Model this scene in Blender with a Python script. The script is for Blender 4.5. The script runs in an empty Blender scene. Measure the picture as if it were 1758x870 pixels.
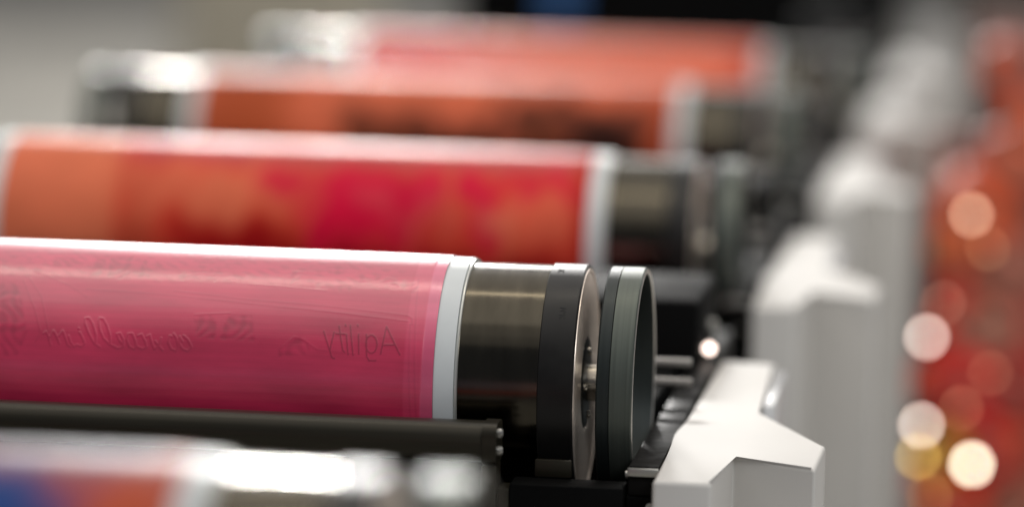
import bpy, bmesh, math, random
import numpy as np
from mathutils import Vector, Matrix
random.seed(7)
C = bpy.context.scene.collection
SC = bpy.context.scene
# ---------------------------------------------------------------- camera
cam = bpy.data.cameras.new('camera'); co = bpy.data.objects.new('camera', cam); C.objects.link(co)
cam.sensor_width = 36; cam.lens = 131.06; cam.clip_start = .05; cam.clip_end = 300
Rv = Vector((0.99059691, 0.13536765, 0.01983337)); Uv = Vector((-0.03686353, 0.1244861, 0.99153633)); Fv = Vector((-0.13175296, 0.98294395, -0.12830567))
m = Matrix.Identity(4)
for i in range(3):
    m[i][0] = Rv[i]; m[i][1] = Uv[i]; m[i][2] = -Fv[i]
m.translation = Vector((0.38725277, -2.57879196, 1.62219759))
co.matrix_world = m; SC.camera = co
cam.dof.use_dof = True; cam.dof.focus_distance = 2.56; cam.dof.aperture_fstop = 1.87
# ---------------------------------------------------------------- world, lamps
W = bpy.data.worlds.new('World'); SC.world = W; W.use_nodes = True
W.node_tree.nodes['Background'].inputs[0].default_value = (.80, .86, 1, 1); W.node_tree.nodes['Background'].inputs[1].default_value = .09
def area(name, loc, target, sx, sy, L, col):
    l = bpy.data.lights.new(name, 'AREA'); l.shape = 'RECTANGLE'; l.size = sx; l.size_y = sy
    l.energy = L * math.pi * sx * sy; l.color = col
    o = bpy.data.objects.new(name, l); C.objects.link(o); o.location = loc
    d = Vector(target) - Vector(loc); q = d.to_track_quat('-Z', 'Y'); o.rotation_euler = q.to_euler()
    return o
area('ceiling_lamp', (0, .95, 3.4), (0, .951, 0), 5, 4.1, .88, (1, .95, .89))
area('soft_fill_front', (0, -1.45, 3.4), (0, -1.449, 0), 5, .7, .36, (1, .95, .89))  # added dim light, softens the front cut-off of the ceiling sheen
area('soft_fill_edge', (0, -2.15, 3.4), (0, -2.149, 0), 5, .7, .22, (1, .95, .89))  # second added strip, fades the same sheen edge further out
area('ceiling_tube', (-.3, .35, 3.2), (-.3, .351, 0), 4, .07, 9, (1, .90, .74))
area('hall_window', (-1.5, 8.5, 5.3), (-1.5, 0, 1.2), 10, 1.8, .5, (.95, .98, 1))
area('hall_tube', (-1.8, 8.4, 4.2), (-1.5, 0, 1.2), 1.3, .20, 460, (1, .98, .95))
area('side_fill', (4.2, -5.0, 6.3), (.2, 1.0, 1.1), 3.2, 2.2, 10.0, (.95, .98, 1))  # added fill for the cover fronts, no known source there
area('far_floor_fill', (-1, 14, 6), (-1, 14.001, 0), 14, 12, 1.9, (1, .97, .92))  # added fill that brightens the far floor
SC.view_settings.view_transform = 'Standard'; SC.view_settings.look = 'None'; SC.view_settings.gamma = 1; SC.view_settings.exposure = 0
SC.cycles.use_denoising = True
SC.cycles.max_bounces = 8
# ---------------------------------------------------------------- materials
def mat(name, col, rough=.4, metal=0., spec=.5, coat=0., noise=None, bump=None, emit=None, attr=None, aniso=0):
    M = bpy.data.materials.new(name); M.use_nodes = True; nt = M.node_tree; b = nt.nodes['Principled BSDF']
    b.inputs['Base Color'].default_value = (*col, 1); b.inputs['Roughness'].default_value = rough; b.inputs['Metallic'].default_value = metal
    b.inputs['Specular IOR Level'].default_value = spec; b.inputs['Coat Weight'].default_value = coat; b.inputs['Coat Roughness'].default_value = .23; b.inputs['Coat IOR'].default_value = 2.15
    tc = nt.nodes.new('ShaderNodeTexCoord')
    def mapped(scale, detail=3):
        mp = nt.nodes.new('ShaderNodeMapping'); mp.inputs['Scale'].default_value = scale; nt.links.new(tc.outputs['Object'], mp.inputs[0])
        n = nt.nodes.new('ShaderNodeTexNoise'); n.inputs['Scale'].default_value = 1; n.inputs['Detail'].default_value = detail; nt.links.new(mp.outputs[0], n.inputs[0]); return n
    src = None
    if attr:
        a = nt.nodes.new('ShaderNodeAttribute'); a.attribute_name = attr; src = a.outputs['Color']; nt.links.new(src, b.inputs['Base Color'])
    if noise:                                    # (scale xyz, amount): mottled wear in colour and gloss
        n = mapped(noise[0]); mr = nt.nodes.new('ShaderNodeMapRange'); mr.inputs['To Min'].default_value = 1 - noise[1]; mr.inputs['To Max'].default_value = 1 + noise[1]
        mr.inputs['From Min'].default_value = .3; mr.inputs['From Max'].default_value = .7
        nt.links.new(n.outputs[0], mr.inputs[0])
        mx = nt.nodes.new('ShaderNodeMix'); mx.data_type = 'RGBA'; mx.blend_type = 'MULTIPLY'; mx.inputs['Factor'].default_value = 1
        if src: nt.links.new(src, mx.inputs['A'])
        else: mx.inputs['A'].default_value = (*col, 1)
        nt.links.new(mr.outputs[0], mx.inputs['B']); nt.links.new(mx.outputs['Result'], b.inputs['Base Color'])
        m2 = nt.nodes.new('ShaderNodeMath'); m2.operation = 'MULTIPLY'; m2.inputs[1].default_value = rough; nt.links.new(mr.outputs[0], m2.inputs[0]); nt.links.new(m2.outputs[0], b.inputs['Roughness'])
    if bump:                                     # (scale xyz, strength, distance)
        n = mapped(bump[0], 5); bp = nt.nodes.new('ShaderNodeBump'); bp.inputs['Strength'].default_value = bump[1]; bp.inputs['Distance'].default_value = bump[2]
        nt.links.new(n.outputs[0], bp.inputs['Height']); nt.links.new(bp.outputs[0], b.inputs['Normal'])
    if emit: b.inputs['Emission Color'].default_value = (*emit[0], 1); b.inputs['Emission Strength'].default_value = emit[1]
    if aniso: b.inputs['Anisotropic'].default_value = aniso
    return M
iso = lambda s: (s, s, s)
M = {}
M['plate'] = mat('photopolymer plate', (.4, .02, .05), .36, 0, .15, 1.0, noise=((14, 50, 50), .16), bump=((14, 260, 260), .22, .0004), attr='art')
M['print'] = mat('printed sleeve', (.5, .05, .05), .36, 0, .07, 0, noise=(iso(20), .08), attr='art')
M['white_ring'] = mat('white sleeve ring', (.74, .77, .77), .38, noise=(iso(40), .03))
M['lip'] = mat('pale metal lip', (.7, .7, .66), .3, .6)
M['journal'] = mat('turned steel', (.098, .087, .067), .16, 1, noise=((90, 22, 22), .13))
M['collar'] = mat('black anodised collar', (.013, .012, .011), .34, .1, .4, noise=(iso(50), .15))
M['face'] = mat('machined face', (.88, .75, .65), .30, .72, noise=((5, 260, 260), .08))
M['black'] = mat('black enamel', (.012, .012, .011), .35, noise=(iso(30), .25))
M['hub'] = mat('black hub', (.010, .010, .010), .4, 0, .3)
M['steel'] = mat('bright steel', (.62, .58, .50), .25, 1, noise=((300, 8, 8), .1))
M['gear_dark'] = mat('dark green grey anodised', (.035, .042, .040), .38, .5, noise=((400, 6, 6), .10))
M['gear'] = mat('green grey anodised', (.12, .135, .115), .40, .5, noise=((500, 6, 6), .10))
M['gear_rim'] = mat('machined rim', (.5, .48, .44), .35, .8)
M['bar'] = mat('dark anodised bar', (.030, .026, .017), .38, .5, noise=((3, 200, 200), .15), bump=((20, 900, 900), .08, .0003))
M['cover'] = mat('cream enamel', (.72, .695, .66), .5, 0, .15, noise=(iso(9), .03), bump=(iso(450), .05, .0004))
M['rail'] = mat('black gloss rail', (.008, .0075, .007), .5, 0, .06, noise=(iso(35), .35), bump=(iso(300), .06, .0004))
M['alu'] = mat('aluminium', (.55, .54, .50), .35, .9, noise=(iso(80), .1))
M['frame'] = mat('machine black', (.004, .004, .004), .6, 0, .05, noise=(iso(8), .3))
M['rod'] = mat('grey rod', (.35, .33, .31), .4, .4)
def art_less(name, col, r=.35): return mat(name, col, r, 0, .5, .3, noise=(iso(25), .12))
# ---------------------------------------------------------------- mesh helpers
def link(name, me, m=None, parent=None):
    o = bpy.data.objects.new(name, me); C.objects.link(o)
    if m is not None: me.materials.append(m)
    if parent is not None: o.parent = parent
    return o
def finish(bm, name, m, parent=None, ang=32):
    bmesh.ops.recalc_face_normals(bm, faces=bm.faces)
    for f in bm.faces: f.smooth = True
    for e in bm.edges:
        if len(e.link_faces) == 2 and e.calc_face_angle(0) > math.radians(ang): e.smooth = False
    me = bpy.data.meshes.new(name); bm.to_mesh(me); bm.free()
    return link(name, me, m, parent)
def lathe(prof, closed=False, n=160, axis='x', c=(0, 0, 0)):
    """prof: list of (along, radius); revolved about X (or Y)"""
    bm = bmesh.new(); rings = []
    for a, r in prof:
        if r < 1e-6: rings.append([bm.verts.new((a, 0, 0))]); continue
        rings.append([bm.verts.new((a, r * math.cos(2 * math.pi * i / n), r * math.sin(2 * math.pi * i / n))) for i in range(n)])
    prs = list(zip(rings, rings[1:])) + ([(rings[-1], rings[0])] if closed else [])
    for A, B in prs:
        for i in range(n):
            j = (i + 1) % n
            q = [A[i % len(A)], A[j % len(A)], B[j % len(B)], B[i % len(B)]]
            u = [];
            for v in q:
                if v not in u: u.append(v)
            if len(u) > 2: bm.faces.new(u)
    if axis == 'y': bmesh.ops.rotate(bm, verts=bm.verts, matrix=Matrix.Rotation(math.pi / 2, 3, 'Z'))
    if axis == 'z': bmesh.ops.rotate(bm, verts=bm.verts, matrix=Matrix.Rotation(-math.pi / 2, 3, 'Y'))
    bmesh.ops.translate(bm, verts=bm.verts, vec=c)
    return bm
def box(x0, x1, y0, y1, z0, z1, bev=.0015, seg=2, bm=None):
    bm = bm or bmesh.new(); r = bmesh.ops.create_cube(bm, size=1); vs = r['verts']
    for v in vs: v.co = Vector(((x0 + x1) / 2 + v.co.x * (x1 - x0), (y0 + y1) / 2 + v.co.y * (y1 - y0), (z0 + z1) / 2 + v.co.z * (z1 - z0)))
    if bev:
        es = list({e for v in vs for e in v.link_edges})
        bmesh.ops.bevel(bm, geom=es, offset=bev, segments=seg, affect='EDGES', profile=.5)
    return bm
def prism(poly, z0, z1, bev=.002, seg=2, top=None):
    bm = bmesh.new(); b = [bm.verts.new((x, y, z0)) for x, y in poly]; t = [bm.verts.new((x, y, z1 if top is None else top(x, y))) for x, y in poly]
    n = len(poly); bm.faces.new(t); bm.faces.new(b[::-1])
    for i in range(n): bm.faces.new([b[i], b[(i + 1) % n], t[(i + 1) % n], t[i]])
    if bev: bmesh.ops.bevel(bm, geom=list(bm.edges), offset=bev, segments=seg, affect='EDGES', profile=.5)
    return bm
def screw(x, y, z, r, axis='x'):
    return lathe([(0, 0), (0, r), (r * .6, r), (r * .9, r * .75), (r * .9, r * .42), (r * .35, r * .40), (r * .35, 0)], n=20, axis=axis, c=(x, y, z))
def thing(name, label, cat, loc=(0, 0, 0), group=None):
    o = bpy.data.objects.new(name, None); C.objects.link(o); o.location = loc; o.empty_display_size = .05
    o['label'] = label; o['category'] = cat
    if group: o['group'] = group
    return o
def tag(o, label, cat, group=None):
    o['label'] = label; o['category'] = cat
    if group: o['group'] = group
    return o
def dup(root, loc, label, skip=()):
    r = root.copy(); C.objects.link(r); r.location = loc; r['label'] = label
    for ch in list(root.children):
        if ch.name.split('.')[0] in skip: continue
        c = ch.copy(); C.objects.link(c); c.parent = r
        for g in ch.children:
            d = g.copy(); C.objects.link(d); d.parent = c
    return r
def struct(o): o['kind'] = 'structure'; return o
ZA = 1.2                                # height of the cylinder axes
PITCH = .834                            # distance from one print unit to the next
R = .0865
# ---------------------------------------------------------------- floor of the hall
bm = bmesh.new(); vs = [bm.verts.new(p) for p in ((-40, -8, 0), (40, -8, 0), (40, 60, 0), (-40, 60, 0))]; bm.faces.new(vs)
struct(finish(bm, 'floor', mat('hall floor', (.42, .40, .36), .5, noise=(iso(.9), .22))))
LETTERS = [[(-0.037, 18.49), (-0.0346, 31.69), (-0.0237, 18.51)], [(-0.036, 22.63), (-0.0281, 23.06)], [(-0.0401, 23.01), (-0.0402, 21.14), (-0.0411, 19.64), (-0.0426, 18.78), (-0.0444, 18.74), (-0.046, 19.51), (-0.0473, 20.95), (-0.0479, 22.79), (-0.0477, 24.67), (-0.0468, 26.21), (-0.0454, 27.1), (-0.0437, 27.15), (-0.042, 26.35), (-0.0407, 24.86), (-0.0401, 23.01)], [(-0.048, 27.42), (-0.0467, 17.21), (-0.0447, 15.23), (-0.0401, 15.49)], [(-0.0535, 27.41), (-0.0522, 18.08)], [(-0.0548, 32.0), (-0.0546, 31.27)], [(-0.0599, 31.56), (-0.0562, 17.49)], [(-0.062, 27.17), (-0.0597, 17.67)], [(-0.0633, 31.76), (-0.063, 31.04)], [(-0.0677, 30.98), (-0.0636, 19.47), (-0.0623, 18.69)], [(-0.0692, 27.33), (-0.063, 27.15)], [(-0.0707, 28.0), (-0.0726, 19.09)], [(-0.078, 28.16), (-0.0726, 19.09), (-0.0709, 16.01), (-0.0689, 15.59)]]
SCRIPT = [[(-0.2751, 21.66), (-0.2736, 22.58), (-0.2713, 20.23), (-0.2696, 16.37)], [(-0.2701, 20.26), (-0.2684, 23.12), (-0.2654, 20.39), (-0.2631, 17.19)], [(-0.264, 20.86), (-0.2618, 23.29), (-0.2594, 20.11), (-0.2573, 16.91), (-0.2552, 16.1)], [(-0.2572, 21.04), (-0.2555, 18.04), (-0.2529, 16.17), (-0.251, 16.86)], [(-0.2499, 23.0), (-0.2476, 20.86), (-0.2452, 17.67), (-0.2476, 16.31), (-0.251, 17.08)], [(-0.2507, 24.84), (-0.2503, 24.5)], [(-0.2345, 16.44), (-0.2386, 18.06), (-0.2432, 22.74), (-0.2467, 27.56), (-0.247, 29.74), (-0.2442, 30.09), (-0.241, 27.26), (-0.2378, 22.0), (-0.2377, 18.52)], [(-0.2213, 16.15), (-0.2246, 16.92), (-0.2281, 18.13), (-0.2324, 20.62), (-0.2356, 24.72), (-0.2371, 28.73), (-0.2368, 30.21), (-0.2341, 29.96), (-0.2307, 26.64), (-0.2278, 21.83), (-0.2274, 18.79)], [(-0.2247, 17.14), (-0.2213, 16.15), (-0.2178, 17.11), (-0.2182, 20.34), (-0.2209, 23.25), (-0.2231, 22.84), (-0.2214, 20.26), (-0.2182, 17.96)], [(-0.2096, 19.92), (-0.2123, 23.35), (-0.2151, 23.15), (-0.2159, 20.41), (-0.2135, 17.22), (-0.2101, 16.15), (-0.2086, 17.57), (-0.2096, 19.92)], [(-0.2082, 22.36), (-0.2057, 23.09), (-0.2026, 19.89), (-0.2013, 17.33), (-0.2042, 16.31), (-0.2089, 17.56)], [(-0.202, 22.09), (-0.1998, 22.94), (-0.1978, 19.15), (-0.1957, 16.54), (-0.1929, 17.99), (-0.1916, 21.72)], [(-0.1954, 20.09), (-0.1929, 17.99), (-0.1898, 16.13)], [(-0.184, 22.58), (-0.1857, 22.97), (-0.1864, 19.9), (-0.1839, 16.94), (-0.1805, 16.08), (-0.1789, 18.15), (-0.181, 22.22), (-0.1832, 24.01)], [(-0.1765, 20.6), (-0.1786, 22.72), (-0.1786, 19.67), (-0.176, 17.15), (-0.172, 16.31), (-0.1696, 18.18), (-0.1727, 21.57), (-0.1759, 23.24)]]
LINES = [[(-0.2492, 45.29), (-0.1863, 43.57), (-0.132, 40.69), (-0.0781, 38.23), (-0.0204, 34.77)], [(-0.187, 46.25), (-0.1366, 43.14), (-0.0787, 41.04), (-0.0209, 37.77), (-0.0174, 36.35), (-0.017, 33.39)], [(-0.1347, 51.96), (-0.1056, 51.11), (-0.0806, 49.77)], [(-0.1212, 63.47), (-0.0963, 63.13), (-0.0721, 65.71)], [(-0.0182, 33.36), (-0.0147, -12.93)], [(-0.0176, 59.59), (-0.0148, 35.23), (-0.0106, -12.8)], [(-0.1041, 61.38), (-0.106, 52.97)], [(-0.2964, 49.38), (-0.2837, 33.48), (-0.2774, 22.2), (-0.2801, 18.02)], [(-0.2917, 50.28), (-0.2802, 39.73), (-0.2716, 22.36)], [(-0.29, 55.36), (-0.2622, 46.95), (-0.2479, 40.7)], [(-0.1697, 33.75), (-0.1453, 35.35)], [(-0.1078, 18.84), (-0.0984, 24.85), (-0.0921, 23.91), (-0.0813, 19.28), (-0.0547, 18.11)]]
BLOBS = [[(-0.2803, 66.32), (-0.2571, 67.45), (-0.2578, 59.57), (-0.2785, 58.74)], [(-0.2497, 66.72), (-0.2418, 67.1), (-0.2417, 56.76), (-0.2429, 52.34), (-0.2503, 52.08), (-0.2495, 59.9)], [(-0.2397, 68.32), (-0.2236, 70.33), (-0.221, 51.96), (-0.237, 52.16)], [(-0.2159, 66.21), (-0.2119, 68.03), (-0.2117, 59.65), (-0.2064, 53.24), (-0.2157, 53.69)], [(-0.2064, 66.66), (-0.1995, 65.94), (-0.2001, 60.12), (-0.2051, 59.92)], [(-0.1886, 59.26), (-0.1779, 58.38), (-0.1796, 52.66), (-0.1854, 52.45)], [(-0.1768, 68.12), (-0.1682, 67.45), (-0.1692, 65.28), (-0.1751, 65.52)], [(-0.1667, 62.45), (-0.161, 60.38), (-0.1615, 53.3), (-0.1578, 51.9)], [(-0.1707, 32.53), (-0.1594, 34.04), (-0.1537, 29.81), (-0.1541, 22.22), (-0.1666, 22.99)], [(-0.145, 34.15), (-0.1298, 34.0), (-0.1262, 22.16), (-0.1508, 22.04), (-0.1482, 29.11)], [(-0.3124, 46.72), (-0.2991, 47.15), (-0.2873, 21.94), (-0.2927, 10.93), (-0.3051, 10.6)], [(-0.1086, 18.55), (-0.1004, 24.51), (-0.0955, 24.92), (-0.0878, 21.83), (-0.088, 16.41), (-0.1083, 15.33)], [(-0.1085, 62.59), (-0.1004, 62.95), (-0.1011, 53.15), (-0.1067, 52.19)], [(-0.0849, 67.2), (-0.0708, 66.82), (-0.0709, 60.95), (-0.0813, 61.42)], [(-0.0628, 61.29), (-0.0565, 62.49), (-0.0527, 57.34), (-0.0595, 56.26)], [(-0.0505, 61.81), (-0.0293, 59.11), (-0.0164, 56.27), (-0.0168, 50.14), (-0.0234, 50.64), (-0.0327, 55.65), (-0.0473, 56.73)], [(-0.0919, 54.26), (-0.0819, 55.42), (-0.0785, 51.68), (-0.0891, 51.31)], [(-0.073, 52.62), (-0.0634, 53.73), (-0.064, 49.25), (-0.0715, 49.72)]]
# ---------------------------------------------------------------- the front plate: relief strokes baked as (x, angle up from the camera side)
def relief(xs, th):
    """height in metres and colour factor on the grid (len(xs), len(th))"""
    X, S = np.meshgrid(xs, np.radians(th) * R, indexing='ij')
    H = np.zeros_like(X); D = np.zeros_like(X)
    def seg(pl, w):
        best = np.full(X.shape, 9.)
        P = [(x, math.radians(a) * R) for x, a in pl]
        x0 = min(p[0] for p in P) - .006; x1 = max(p[0] for p in P) + .006
        i0, i1 = np.searchsorted(xs, x0), np.searchsorted(xs, x1)
        if i1 <= i0: return None
        s_ = slice(i0, i1); bb = best[s_]; XX = X[s_]; SS = S[s_]
        for (ax, ay), (bx, by) in zip(P, P[1:]):
            dx, dy = bx - ax, by - ay; L = dx * dx + dy * dy + 1e-12
            t = np.clip(((XX - ax) * dx + (SS - ay) * dy) / L, 0, 1)
            bb = np.minimum(bb, np.hypot(XX - ax - t * dx, SS - ay - t * dy))
        return s_, np.clip((w - bb) / (w * .6), 0, 1)
    def smooth(t): return t * t * (3 - 2 * t)
    for pls, w, h, d in ((LETTERS, .0008, .00010, .42), (SCRIPT, .0011, .00019, .10), (LINES, .0010, .00006, .08)):
        for pl in pls:
            r = seg(pl, w)
            if r is None: continue
            s_, k = r; k = smooth(k); H[s_] = np.maximum(H[s_], k * h); D[s_] = np.maximum(D[s_], k * d) if d > 0 else D[s_]
    for pl in BLOBS:
        P = [(x, math.radians(a) * R) for x, a in pl]
        inside = np.zeros(X.shape, bool)
        for (ax, ay), (bx, by) in zip(P, P[1:] + P[:1]):
            if ay == by: continue
            c = ((ay > S) != (by > S)) & (X < (bx - ax) * (S - ay) / (by - ay) + ax); inside ^= c
        k = inside.astype(float)
        for _ in range(3):
            k[1:-1] = (k[2:] + k[:-2] + k[1:-1]) / 3; k[:, 1:-1] = (k[:, 2:] + k[:, :-2] + k[:, 1:-1]) / 3
        n = np.clip(.62 + .7 * np.sin(X * 420 + 2 * np.sin(S * 260)) * np.sin(S * 380 + 2.5 * np.sin(X * 210)), 0, 1.1)
        H -= k * .00010 * n; D = np.maximum(D, k * .26 * n)  # blobs: the relief's differing sheen is painted as darker colour
    return H, D
def wrap_mesh(name, xs, th, H, col, m, parent):
    nx, nt = len(xs), len(th)
    A = np.radians(th); RR = R + H
    V = np.empty((nx, nt, 3)); V[..., 0] = xs[:, None]; V[..., 1] = -RR * np.cos(A)[None]; V[..., 2] = RR * np.sin(A)[None]
    idx = np.arange(nx * nt).reshape(nx, nt)
    a = idx[:-1, :]; b = idx[1:, :]; c = np.roll(b, -1, 1); d = np.roll(a, -1, 1)
    F = np.stack([a, b, c, d], -1).reshape(-1, 4)
    me = bpy.data.meshes.new(name); me.vertices.add(nx * nt); me.vertices.foreach_set('co', V.ravel())
    me.loops.add(F.size); me.loops.foreach_set('vertex_index', F.ravel().astype(np.int32))
    me.polygons.add(len(F)); me.polygons.foreach_set('loop_start', np.arange(0, F.size, 4, dtype=np.int32)); me.polygons.foreach_set('loop_total', np.full(len(F), 4, np.int32))
    me.polygons.foreach_set('use_smooth', np.ones(len(F), bool)); me.update(calc_edges=True); me.validate()
    at = me.color_attributes.new('art', 'FLOAT_COLOR', 'POINT'); cc = np.ones((nx * nt, 4)); cc[:, :3] = col.reshape(-1, 3); at.data.foreach_set('color', cc.ravel())
    return link(name, me, m, parent)
LEN = .548
def front_plate(parent):
    xs = np.concatenate([np.linspace(-LEN, -.335, 14)[:-1], np.arange(-.335, -.0003, .00052), [0]])
    th = np.concatenate([np.arange(-14, 96, .36), np.arange(96, 346, 4)])
    H, D = relief(xs, th)
    X = xs[:, None] + 0 * th[None]; T = 0 * X + th[None]
    band = 1 / (1 + np.exp(-(T - 52) / 1.5)) / (1 + np.exp((T - 74) / 1.5)) / (1 + np.exp((X + .03) / .002))
    tex = np.clip(np.sin(X * 260 + 3 * np.sin(T * .21)) * np.sin(T * .9 + 2.5 * np.sin(X * 95)) + .5 * np.sin(X * 610 + T * .7), -.2, 1)
    D = np.maximum(D, band * tex * .16); H = H + band * tex * .00003
    st = np.sin(T * 3.1 + X * 9 + 2 * np.sin(X * 17)) * np.sin(T * 1.37 - X * 5)
    H = H + .000012 * st / (1 + np.exp((X + .0085) / .0005)); D = np.clip(D + .035 * st, -.05, 1)
    edge = -.0085 + .0006 * np.sin(T * .05)                     # the plate stops short of the sleeve end: tape beyond it
    tape = 1 / (1 + np.exp(-(X - edge) / .00025))
    inner = 1 / (1 + np.exp(-(X + .0205) / .0003))              # solid border right of the image area
    H = H - tape * .00025
    base = np.array([.70, .032, .105]); bord = np.array([.78, .052, .14]); tp = np.array([.82, .11, .23])
    col = base[None, None] * (1 - inner[..., None]) + bord * inner[..., None]
    col = col * (1 - D[..., None] * np.array([.9, 1, .9]))
    sm = .5 + .5 * np.sin(X * 37 + 1.3 * np.sin(T * .06)) * np.sin(T * .11 + X * 21)
    col = col * (.93 + .10 * sm[..., None])
    col = col * (1 - tape[..., None]) + tp * tape[..., None]
    return wrap_mesh('printing_plate', xs, th, H, col, M['plate'], parent)
def blobs_art(parent, base, patches, seed):
    """patches: (x0, x1, a0, a1, colour, softness in x, irregular)"""
    xs = np.linspace(-LEN, 0, 230); th = np.arange(-90, 270, 2.)
    X = xs[:, None] + 0 * th[None]; T = 0 * X + th[None]; rs = np.random.RandomState(seed)
    col = np.zeros(X.shape + (3,)) + np.array(base)
    ph = rs.rand(8) * 6.28
    wob = .012 * np.sin(X * 60 + T * .09 + ph[0]) + .010 * np.sin(X * 140 - T * .13 + ph[1]); wa = 6 * np.sin(X * 75 + ph[2]) + 4 * np.sin(X * 160 + ph[3])
    for x0, x1, a0, a1, c, sx, irr in patches:
        x_ = X + wob * irr; t_ = T + wa * irr
        k = 1 / (1 + np.exp(-(x_ - x0) / sx)) / (1 + np.exp((x_ - x1) / sx)) / (1 + np.exp(-(t_ - a0) / 3)) / (1 + np.exp((t_ - a1) / 3))
        col = col * (1 - k[..., None]) + np.array(c) * k[..., None]
    return wrap_mesh('printing_plate', xs, th, np.zeros(X.shape), col, M['print'], parent)
# ---------------------------------------------------------------- hardware of one cylinder end, from the sleeve outward (s = +1 right, -1 left)
def hardware(parent, x0, s):
    g = lambda L: [(x0 + s * a, r) for a, r in L]
    r0 = .0852
    w = finish(lathe(g([(-.004, r0 - .003), (.0002, r0), (.0140, r0), (.0140, r0 - .001), (.0142, .07)])), 'sleeve_ring', M['white_ring'], parent)
    finish(lathe(g([(.0143, .07), (.0143, .0838), (.0150, .0845), (.0160, .0845), (.0163, .0838), (.0163, .07)])), 'ring_lip', M['lip'], w)
    finish(lathe(g([(.0164, .06), (.0164, .0822), (.0715, .0822), (.0715, .06)])), 'journal', M['journal'], parent)
    c = finish(lathe(g([(.0717, .06), (.0717, .0828), (.0722, .0833), (.0952, .0833), (.0962, .0823), (.0962, .0805)])), 'collar', M['collar'], parent)
    f = finish(lathe(g([(.0962, .0805), (.0968, .0802), (.0968, .0778), (.0962, .0772), (.0962, .0330), (.0955, .0325)])), 'end_face', M['face'], parent)
    finish(lathe(g([(.0955, .0325), (.0966, .031), (.0972, .026), (.0976, .018), (.0976, .012)])), 'hub', M['hub'], f)
    for k in range(4):
        a = math.radians(90 * k + 90); finish(screw(x0 + s * .0970, math.cos(a) * .0225, math.sin(a) * .0225, .0028 * s), 'hub_screw', M['steel'], f)
    finish(lathe(g([(.0970, 0), (.0970, .0130), (.1200, .0130), (.1200, 0)]), n=64), 'shaft', M['steel'], parent)
    e = -.0012
    gr = finish(lathe(g([(.1130 + e, .0755), (.1130 + e, .0815), (.1142 + e, .0826), (.1218 + e, .0826), (.1221 + e, .0818)])), 'gear_ring', M['gear_dark'], parent)
    finish(lathe(g([(.1221 + e, .0818), (.1225 + e, .0826), (.1372 + e, .0826), (.1380 + e, .0818)])), 'ring_band', M['gear'], gr)
    finish(lathe(g([(.1380 + e, .0818), (.1384 + e, .0812), (.1384 + e, .0786), (.1376 + e, .0780)])), 'ring_rim', M['gear_rim'], gr)
    finish(lathe(g([(.1376 + e, .0780), (.1225 + e, .0765), (.1130 + e, .0755)])), 'ring_bore', M['gear_dark'], gr)
    for kk in range(3):
        b = box(.1140 + e, .1180 + e, -.007, .007, .012, .0765, .001)
        bmesh.ops.rotate(b, verts=b.verts, matrix=Matrix.Rotation(math.radians(120 * kk + 200), 3, 'X'))
        if s < 0: bmesh.ops.scale(b, verts=b.verts, vec=(-1, 1, 1))
        bmesh.ops.translate(b, verts=b.verts, vec=(x0, 0, 0)); finish(b, 'spoke', M['gear_dark'], gr)
    finish(lathe(g([(.1135 + e, .0146), (.1135 + e, .022), (.1255, .021), (.1265, .019), (.1265, .012), (.1250, .0115), (.1250, 0)]), n=64), 'ring_hub', M['steel'], gr)
    return c
def cylinder(k, label, plate):
    t = thing('plate_cylinder', label, 'print cylinder', (0, PITCH * k, ZA - .004), 'plate cylinders of the printing press')
    plate(t)
    return t
GRP = 'plate cylinders of the printing press'
first = cylinder(0, 'sharp pink printing cylinder with raised mirror-reversed lettering and white end ring', front_plate)
col_r = hardware(first, 0, 1); hardware(first, -LEN, -1)
# small engraved mark on the black collar, and a pale one near its top
def mark(x, a, strokes, m, name):
    bm = bmesh.new()
    for (x0, y0, x1, y1) in strokes:
        L = math.hypot(x1 - x0, y1 - y0); n = 2
        dx, dy = (x1 - x0) / L, (y1 - y0) / L; nx_, ny_ = -dy * .00032, dx * .00032
        q = [(x0 + nx_, y0 + ny_), (x1 + nx_, y1 + ny_), (x1 - nx_, y1 - ny_), (x0 - nx_, y0 - ny_)]
        vs = []
        for rr in (.0832, .0835):
            for px, py in q:
                A = math.radians(a) + py / .0833; vs.append(bm.verts.new((x + px, -rr * math.cos(A), rr * math.sin(A))))
        for f in ((4, 5, 6, 7), (0, 1, 5, 4), (1, 2, 6, 5), (2, 3, 7, 6), (3, 0, 4, 7)): bm.faces.new([vs[i] for i in f])
    finish(bm, name, m, col_r)
ink = mat('black mark', (.004, .004, .004), .6)
mark(.0855, 44, [(-.002, .004, .002, .004), (.002, .004, -.0015, .0015), (-.0015, .0015, .002, .0012), (.002, .0012, .0005, -.001), (-.002, -.002, .002, -.002), (-.002, -.005, .0003, -.0022), (.002, -.005, .0003, -.0022)], ink, 'engraved_mark')
mark(.0790, 77, [(-.002, .002, .002, .002), (-.002, -.002, .0005, .0015), (.002, -.002, .0005, .0015)], ink, 'engraved_mark')
SAL = (.78, .19, .095); ORR = (.72, .062, .034); CRI = (.72, .005, .048); DRED = (.42, .008, .010); PALE = (.70, .16, .11); BRN = (.022, .008, .006); OBR = (.72, .155, .075)
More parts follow.
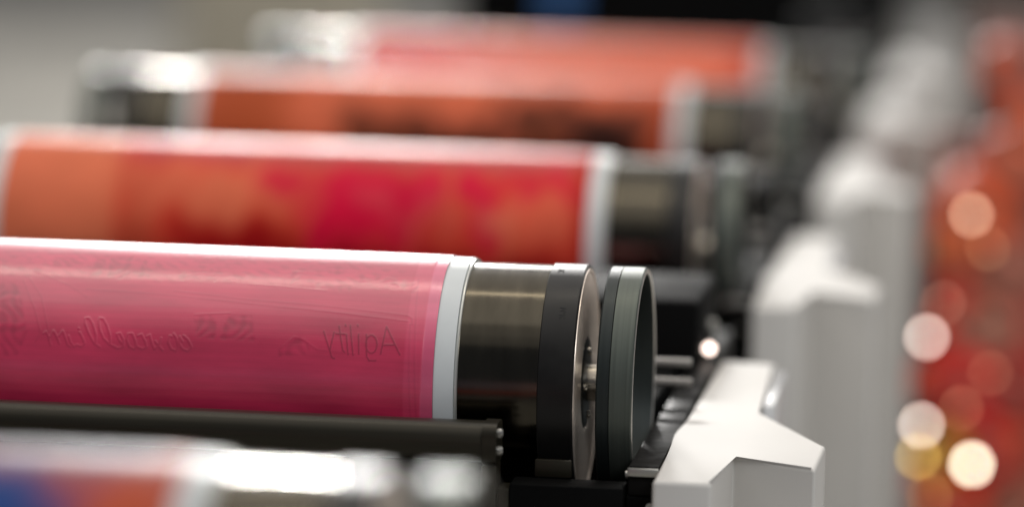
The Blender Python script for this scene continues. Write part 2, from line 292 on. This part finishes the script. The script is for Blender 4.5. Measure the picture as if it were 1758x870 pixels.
def plate2(t): return blobs_art(t, ORR, [
    (-.60, -.437, -90, 270, SAL, .002, 0), (-.437, -.405, -90, 56, (.56, .08, .04), .006, .3), (-.40, -.27, 15, 54, SAL, .03, 1), (-.38, -.27, -40, 12, DRED, .01, .6),
    (-.255, -.135, -90, 53, CRI, .003, .6), (-.21, -.16, 24, 34, (.72, .06, .08), .006, 1), (-.135, -.122, 0, 60, (.72, .10, .06), .003, .3), (-.118, -.062, 8, 52, CRI, .003, 1),
    (-.10, -.08, 18, 30, PALE, .006, .6), (-.085, -.060, -5, 30, SAL, .005, .8), (-.055, -.012, 2, 40, (.78, .13, .07), .005, .8), (-.050, -.012, 38, 56, CRI, .003, .8), (-.30, -.262, 30, 50, CRI, .004, 1), (-.16, -.14, 5, 22, (.76, .11, .08), .004, 1), (-.27, -.01, -90, -2, DRED, .01, .5), (-.20, -.11, -2, 8, ORR, .02, 1),
    (-.43, 0, 58, 200, (.56, .10, .10), .01, .3), (-.012, .1, -90, 270, (.52, .03, .02), .002, 0)], 3)
def plate3(t): return blobs_art(t, OBR, [
    (-.55, -.44, -90, 270, (.46, .085, .03), .008, .2), (-.38, -.30, -90, 36, (.12, .03, .015), .008, 1), (-.30, -.20, -90, 27, BRN, .008, 1), (-.19, -.125, -90, 52, BRN, .008, 1),
    (-.155, -.13, 20, 36, (.40, .10, .04), .01, .8), (-.125, -.022, -90, 44, BRN, .008, .7), (-.022, .1, -90, 60, (.40, .06, .02), .004, 0)], 5)
def plate4(t): return blobs_art(t, (.92, .19, .10), [
    (-.60, -.40, -90, 270, (.72, .012, .004), .02, .3), (-.40, -.30, -90, 52, (.72, .035, .012), .02, .5), (-.30, -.02, 0, 60, (.88, .20, .11), .05, .5), (-.03, .1, -90, 270, (.60, .08, .04), .01, 0)], 6)
def plate0(t): return blobs_art(t, (.58, .10, .05), [
    (-.60, -.046, -90, 72, (.02, .075, .26), .008, .6), (-.03, -.004, -90, 72, (.60, .11, .05), .006, .5), (-.60, -.012, 77, 200, (.15, .14, .20), .004, .2), (-.012, .1, 60, 200, (.50, .12, .09), .003, 0)], 8)  # lavender patch along the top: highlight painted into the print colour
for k, lab, pl, dx in ((1, 'blurred red and crimson cylinder with orange bands right behind the pink one', plate2, .008),
                   (2, 'blurred orange brown cylinder with dark patches, third from the front counting the pink one', plate3, .008),
                   (3, 'farthest blurred cylinder, salmon and red, in the top row', plate4, .045),
                   (-1, 'nearest cylinder, blurred blue and orange with bright ends at the bottom edge', plate0, 0)):
    c = dup(first, (dx, PITCH * k, ZA + {-1: .003, 1: -.013, 2: -.014, 3: -.027}[k]), lab, skip=('printing_plate',)); pl(c)
    for ch in list(c.children):
        if ch.name.startswith('collar'):
            for g in list(ch.children): bpy.data.objects.remove(g)
# ---------------------------------------------------------------- dark bar in front of the pink cylinder
t = thing('doctor_bar', 'long dark bar with screwed end cap in front of the pink cylinder', 'bar', (0, -.12, 1.173))
def rbar(x0, x1, hy, hz, r, name, m):
    poly = []
    for cx, cy, a0 in ((hy - r, hz - r, 0), (-hy + r, hz - r, 90), (-hy + r, -hz + r, 180), (hy - r, -hz + r, 270)):
        for i in range(7): a = math.radians(a0 + 15 * i); poly.append((cx + r * math.cos(a), cy + r * math.sin(a)))
    bm = bmesh.new(); A = [bm.verts.new((x0, y, z)) for y, z in poly]; B = [bm.verts.new((x1, y, z)) for y, z in poly]; n = len(poly)
    bm.faces.new(A); bm.faces.new(B[::-1])
    for i in range(n): bm.faces.new([A[i], A[(i + 1) % n], B[(i + 1) % n], B[i]])
    return finish(bm, name, m, t)
rbar(-.62, .0415, .016, .0135, .0130, 'bar_body', M['bar'])
cap = rbar(.0418, .0515, .0165, .0140, .008, 'end_cap', M['bar'])
for z in (.0065, -.0055): finish(screw(.0515, -.004, z, .0034), 'cap_screw', M['alu'], cap)
finish(box(.0415, .0515, -.012, .010, -.45, -.0145, .001), 'post', M['bar'], t)
finish(box(.0520, .0600, -.010, .012, -.45, -.030, .001), 'bracket', M['bar'], t)
finish(box(-.62, .0412, .0, .012, -.26, -.0145, .001), 'lower_blade', M['frame'], t)
# ---------------------------------------------------------------- black machine body between and under the cylinders
t = thing('press_frame', 'black frame of the printing press beneath and between the cylinders', 'machine frame', (0, 0, 0))
bm = box(.02, .150, -.12, 5 * PITCH, .3, 1.085, .004); bm = box(-.64, .145, -.05, .45, .3, 1.06, .004, bm=bm)
finish(bm, 'base_body', M['frame'], t)
for k in range(0, 5):
    y = k * PITCH
    bm = box(.100, .134, y + .13, y + .62, 1.0, 1.165, .004); bm = box(.02, .098, y + .20, y + .60, 1.0, 1.15, .003, bm=bm)
    bm = box(.03, .150, y + .30, y + .46, 1.1, 1.215, .006, bm=bm)
    finish(bm, 'bearing_block', M['frame'], t)
    finish(screw(.1505, y + .40, 1.18, .006), 'bolt', M['alu'], t)
    for z, yy in ((1.190, .145), (1.1745, .15)):
        finish(lathe([(.08, 0), (.08, .003), (.158, .003), (.158, 0)], n=24, c=(0, y + yy, z)), 'guide_rod', M['rod'], t)
finish(box(.060, .1375, -.130, -.102, .9, 1.1465, .0015), 'cross_beam', M['frame'], t)
finish(box(.074, .099, -.104, -.100, 1.1470, 1.1590, .0008), 'grey_pad', M['bar'], t)
finish(box(.018, .062, -.13, -.10, 1.085, 1.119, .001), 'foot_plate', M['bar'], t)
finish(box(.076, .112, -.134, -.1305, 1.05, 1.1310, .0012), 'pale_tab', M['rod'], t)
# ---------------------------------------------------------------- black rail beside each white cover
rail = thing('guide_rail', 'glossy black rail with metal front edge beside the foremost white cover', 'rail', (0, 0, 0), 'black rails beside the white covers')
finish(prism([(.1395, -.118), (.1600, -.118), (.1600, .52), (.1430, .52)], 1.140, 1.1600, .0008), 'rail_plate', M['rail'], rail)
finish(box(.1390, .1600, -.1215, -.1182, 1.1535, 1.1590, .0008), 'front_edge', M['alu'], rail)
finish(box(.1380, .1598, -.12, .50, 1.09, 1.1395, .002), 'rail_web', M['frame'], rail)
finish(screw(.1366, -.108, 1.152, .0030), 'rail_screw', M['alu'], rail)
finish(screw(.1550, -.1225, 1.133, .0030, 'y'), 'rail_screw', M['alu'], rail)
# ---------------------------------------------------------------- white covers, one per unit
POLY = [(.1605, -.168), (.1999, -.169), (.2053, -.0600), (.2642, -.1003), (.2665, -.0101), (.2077, .114), (.2096, .345), (.1649, .354), (.1626, .072), (.1585, .010), (.1603, -.030)]
cov = thing('machine_cover', 'foremost white machine cover, cropped by the bottom edge and in focus', 'machine cover', (0, 0, 0), 'row of white covers along the press')
finish(prism(POLY, .55, 1.160, .0030, 4), 'casing', M['cover'], cov)
finish(box(.2100, .2180, .17, .335, 1.09, 1.156, .0012), 'gleam_strip', mat('glossy white strip', (.85, .85, .86), .15), cov)  # added white strip imitating a bright reflection on the cover side
names = ['second white machine cover, tall and softly blurred behind the foremost one', 'third white machine cover in the receding row', 'fourth white machine cover, strongly blurred, in the receding row',
         'fifth white machine cover, strongly blurred, just in front of the last one', 'last and farthest white machine cover at the top of the row']
rn = ['black rail beside the second white cover', 'black rail beside the third white cover', 'black rail beside the fourth white cover', 'black rail beside the fifth white cover', 'black rail beside the farthest white cover']
for k in range(1, 6):
    dup(cov, ((0, .006, .014, .021, .030, .042)[k], PITCH * k, .0), names[k - 1]); dup(rail, (0, PITCH * k, 0), rn[k - 1])
# ---------------------------------------------------------------- small made-up emitters, added to imitate bright round glints
def glint(x, y, z, r, col, s, label, g=None):
    t = thing('glint_emitter', label, 'glint', (x, y, z), g)
    finish(lathe([(.0, r * .98), (.0, r * 1.35), (r * 1.5, r * 1.35), (r * 1.5, 0)], n=32, axis='y'), 'housing', M['hub'], t)  # housing and lens are made up to carry the glow
    finish(lathe([(-r * .5, 0), (-r * .42, r * .5), (-r * .2, r * .85), (0, r * .98)], n=32, axis='y'), 'lens', mat('glowing glint', col, .3, emit=(col, s)), t)
glint(.1544, .3544, 1.1690, .0044, (1, .80, .70), 4.5, 'added emissive lamp glowing pinkish white above the black rail of the foremost cover')  # emitter added in place of a glint on a screw head
# ---------------------------------------------------------------- rack of printed rolls on the right
t = thing('roll_rack', 'grey brown rack panel behind the blurred red and orange rolls', 'rack', (0, 0, 0))
finish(box(.292, .62, 2.34, 2.36, 0, 1.16, .004), 'panel', mat('rack panel', (.36, .12, .085), .5, noise=(iso(6), .2)), t)
finish(box(.335, .62, 2.325, 2.338, 1.10, 1.32, .003), 'top_board', mat('rack board', (.26, .17, .15), .5), t)
finish(box(.282, .296, 2.20, 2.33, 0, 1.10, .003), 'upright', mat('rack upright', (.16, .06, .045), .5), t)
rolls = [((.340, 1.081), .048, (.55, .10, .03), 'upper orange roll behind the highest glowing disc'),
 ((.395, 1.150), .040, (.45, .12, .06), 'topmost pale orange roll at the right edge'),
 ((.345, 1.000), .036, (.34, .09, .03), 'brownish orange roll below the upper orange roll'),
 ((.395, 1.010), .036, (.28, .12, .09), 'dull brown roll at the right edge beside the brownish orange roll'),
 ((.327, .930), .040, (.50, .05, .03), 'red roll beside the pinkish glowing disc at mid height'),
 ((.372, .935), .038, (.30, .16, .12), 'grey brown roll right of the mid height red roll'),
 ((.338, .862), .042, (.52, .012, .012), 'deep crimson roll above the lowest glowing discs'),
 ((.400, .860), .044, (.28, .015, .012), 'dark red roll at the right edge above the corner'),
 ((.314, .770), .034, (.70, .30, .03), 'small golden yellow roll near the bottom of the rack'),
 ((.368, .775), .040, (.42, .03, .02), 'red roll behind the large creamy glowing disc'),
 ((.330, .700), .042, (.55, .045, .012), 'bottom orange red roll at the lower edge of the photo'),
 ((.412, .700), .040, (.24, .09, .06), 'brown roll in the bottom right corner')]
rolls += [((.300, .870), .024, (.62, .06, .03), 'thin scarlet roll between the two pinkish discs'),
 ((.372, 1.060), .030, (.60, .16, .07), 'salmon roll tucked right of the highest glowing disc'),
 ((.310, 1.035), .022, (.50, .16, .05), 'thin amber roll left of the brownish orange roll'),
 ((.318, .985), .020, (.62, .04, .03), 'thin bright red roll above the mid height disc'),
 ((.300, .725), .026, (.50, .05, .02), 'small rusty red roll beside the covers near the bottom'),
 ((.398, .935), .022, (.50, .05, .04), 'thin red roll at the right edge at mid height'),
 ((.395, .785), .026, (.58, .10, .03), 'thin orange roll at the right edge near the bottom'),
 ((.355, .815), .022, (.72, .02, .02), 'thin vivid red roll between the crimson roll and the creamy disc')]
rolls += [((.375, 1.262), .034, (.34, .10, .06), 'dusky brown red roll at the very top of the rack'),
 ((.398, 1.205), .026, (.50, .12, .05), 'small rust roll just under the topmost dusky roll'),
 ((.366, 1.155), .022, (.24, .11, .09), 'small dull mauve brown roll left of the topmost pale orange roll'),
 ((.282, .858), .018, (.50, .10, .04), 'narrow rust coloured roll touching the blurred white covers'),
 ((.278, .735), .020, (.42, .05, .03), 'narrow dark red roll touching the covers at the bottom')]
for (x, z), r, c, lab in rolls:
    t = thing('film_roll', lab, 'roll', (x, 2.19 + random.uniform(-.02, .02), z), 'rolls of printed film on the rack')
    finish(lathe([(-.05, r * .36), (-.05, r - .002), (-.048, r), (.10, r), (.10, .01)], n=64, axis='y'), 'wound_film', art_less('film', tuple(min(.9, v * k_) for v, k_ in zip(c, (1.9, 1.25, 1.1)))), t)
    finish(lathe([(-.052, r * .24), (-.052, r * .35), (.09, r * .35)], n=32, axis='y'), 'core', art_less('card core', (.45, .36, .26), .6), t)
G = 'added glowing glints on the rack of rolls'
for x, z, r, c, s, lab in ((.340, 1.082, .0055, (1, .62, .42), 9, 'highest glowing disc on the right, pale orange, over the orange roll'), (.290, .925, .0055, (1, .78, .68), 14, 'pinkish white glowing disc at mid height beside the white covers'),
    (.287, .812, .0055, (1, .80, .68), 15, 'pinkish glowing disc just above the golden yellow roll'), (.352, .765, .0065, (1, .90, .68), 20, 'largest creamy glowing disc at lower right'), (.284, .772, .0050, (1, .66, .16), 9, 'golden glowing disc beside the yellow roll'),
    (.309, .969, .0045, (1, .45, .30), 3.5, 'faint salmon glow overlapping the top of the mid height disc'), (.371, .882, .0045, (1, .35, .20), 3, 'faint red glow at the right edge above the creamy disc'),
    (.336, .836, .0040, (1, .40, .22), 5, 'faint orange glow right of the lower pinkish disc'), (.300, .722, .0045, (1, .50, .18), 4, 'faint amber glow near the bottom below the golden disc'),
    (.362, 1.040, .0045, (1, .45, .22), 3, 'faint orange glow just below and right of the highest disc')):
    glint(x, 2.10, z, r, c, s, lab, G)  # emitters added for the glow, not known fittings of the rack
# ---------------------------------------------------------------- far machines on the hall floor
t = thing('machine_cabinet', 'big black machine cabinet far behind the last cylinder at the top', 'cabinet', (0, 4.45, 0))
finish(box(-.665, .165, 0, .5, 0, 1.5, .01), 'cabinet_body', M['frame'], t)
finish(box(-.50, -.44, -.02, 0, 1.150, 1.28, .004), 'blue_panel', mat('blue panel', (.05, .16, .42), .4), t)
t = thing('control_cabinet', 'beige cabinet standing far off at the upper left', 'cabinet', (-1.9, 9, 0))
finish(box(-.35, .22, 0, .6, 0, 1.8, .01), 'body', mat('beige cabinet', (.50, .46, .38), .5, noise=(iso(2), .1)), t)
finish(box(-.33, .20, -.02, -.002, .1, 1.75, .01), 'door', mat('beige door', (.46, .42, .34), .5), t)
t = thing('grey_machine', 'grey machine housing far off at the upper right corner', 'machine', (.62, 7.6, 0))
finish(box(-.4, .6, 0, .8, 0, 1.6, .01), 'housing', mat('grey housing', (.13, .105, .09), .5, noise=(iso(3), .2)), t)

# ---------------------------------------------------------------- hoses and a cable in the dark gap beside the covers
def tube(pts, r, name, m, n=14):
    P = [Vector(p) for p in pts]; S = []
    for i in range(len(P) - 1):
        p0, p1, p2, p3 = P[max(i - 1, 0)], P[i], P[i + 1], P[min(i + 2, len(P) - 1)]
        for k in range(8):
            u = k / 8; S.append(.5 * ((2 * p1) + (p2 - p0) * u + (2 * p0 - 5 * p1 + 4 * p2 - p3) * u * u + (3 * p1 - p0 - 3 * p2 + p3) * u ** 3))
    S.append(P[-1]); bm = bmesh.new(); R_ = []
    for i, s in enumerate(S):
        d = (S[min(i + 1, len(S) - 1)] - S[max(i - 1, 0)]).normalized(); a = d.cross(Vector((.3, .2, 1))).normalized(); b = d.cross(a)
        R_.append([bm.verts.new(s + (a * math.cos(t) + b * math.sin(t)) * r) for t in [2 * math.pi * j / n for j in range(n)]])
    for A, B in zip(R_, R_[1:]):
        for j in range(n): bm.faces.new([A[j], A[(j + 1) % n], B[(j + 1) % n], B[j]])
    bm.faces.new(R_[0][::-1]); bm.faces.new(R_[-1]); return finish(bm, name, m)
hose = mat('black rubber', (.012, .012, .012), .38)
for k, lab in ((0, 'thin black hose lying in the dark gap behind the open grey ring'), (1, 'blurred black hose in the dark gap beside the second white cover')):
    y = PITCH * k
    tag(tube([(.06, y + .36, 1.16), (.09, y + .33, 1.20), (.125, y + .34, 1.19), (.137, y + .34, 1.19), (.137, y + .40, 1.15)], .0042, 'hose', hose), lab, 'hose', 'hoses between the units')
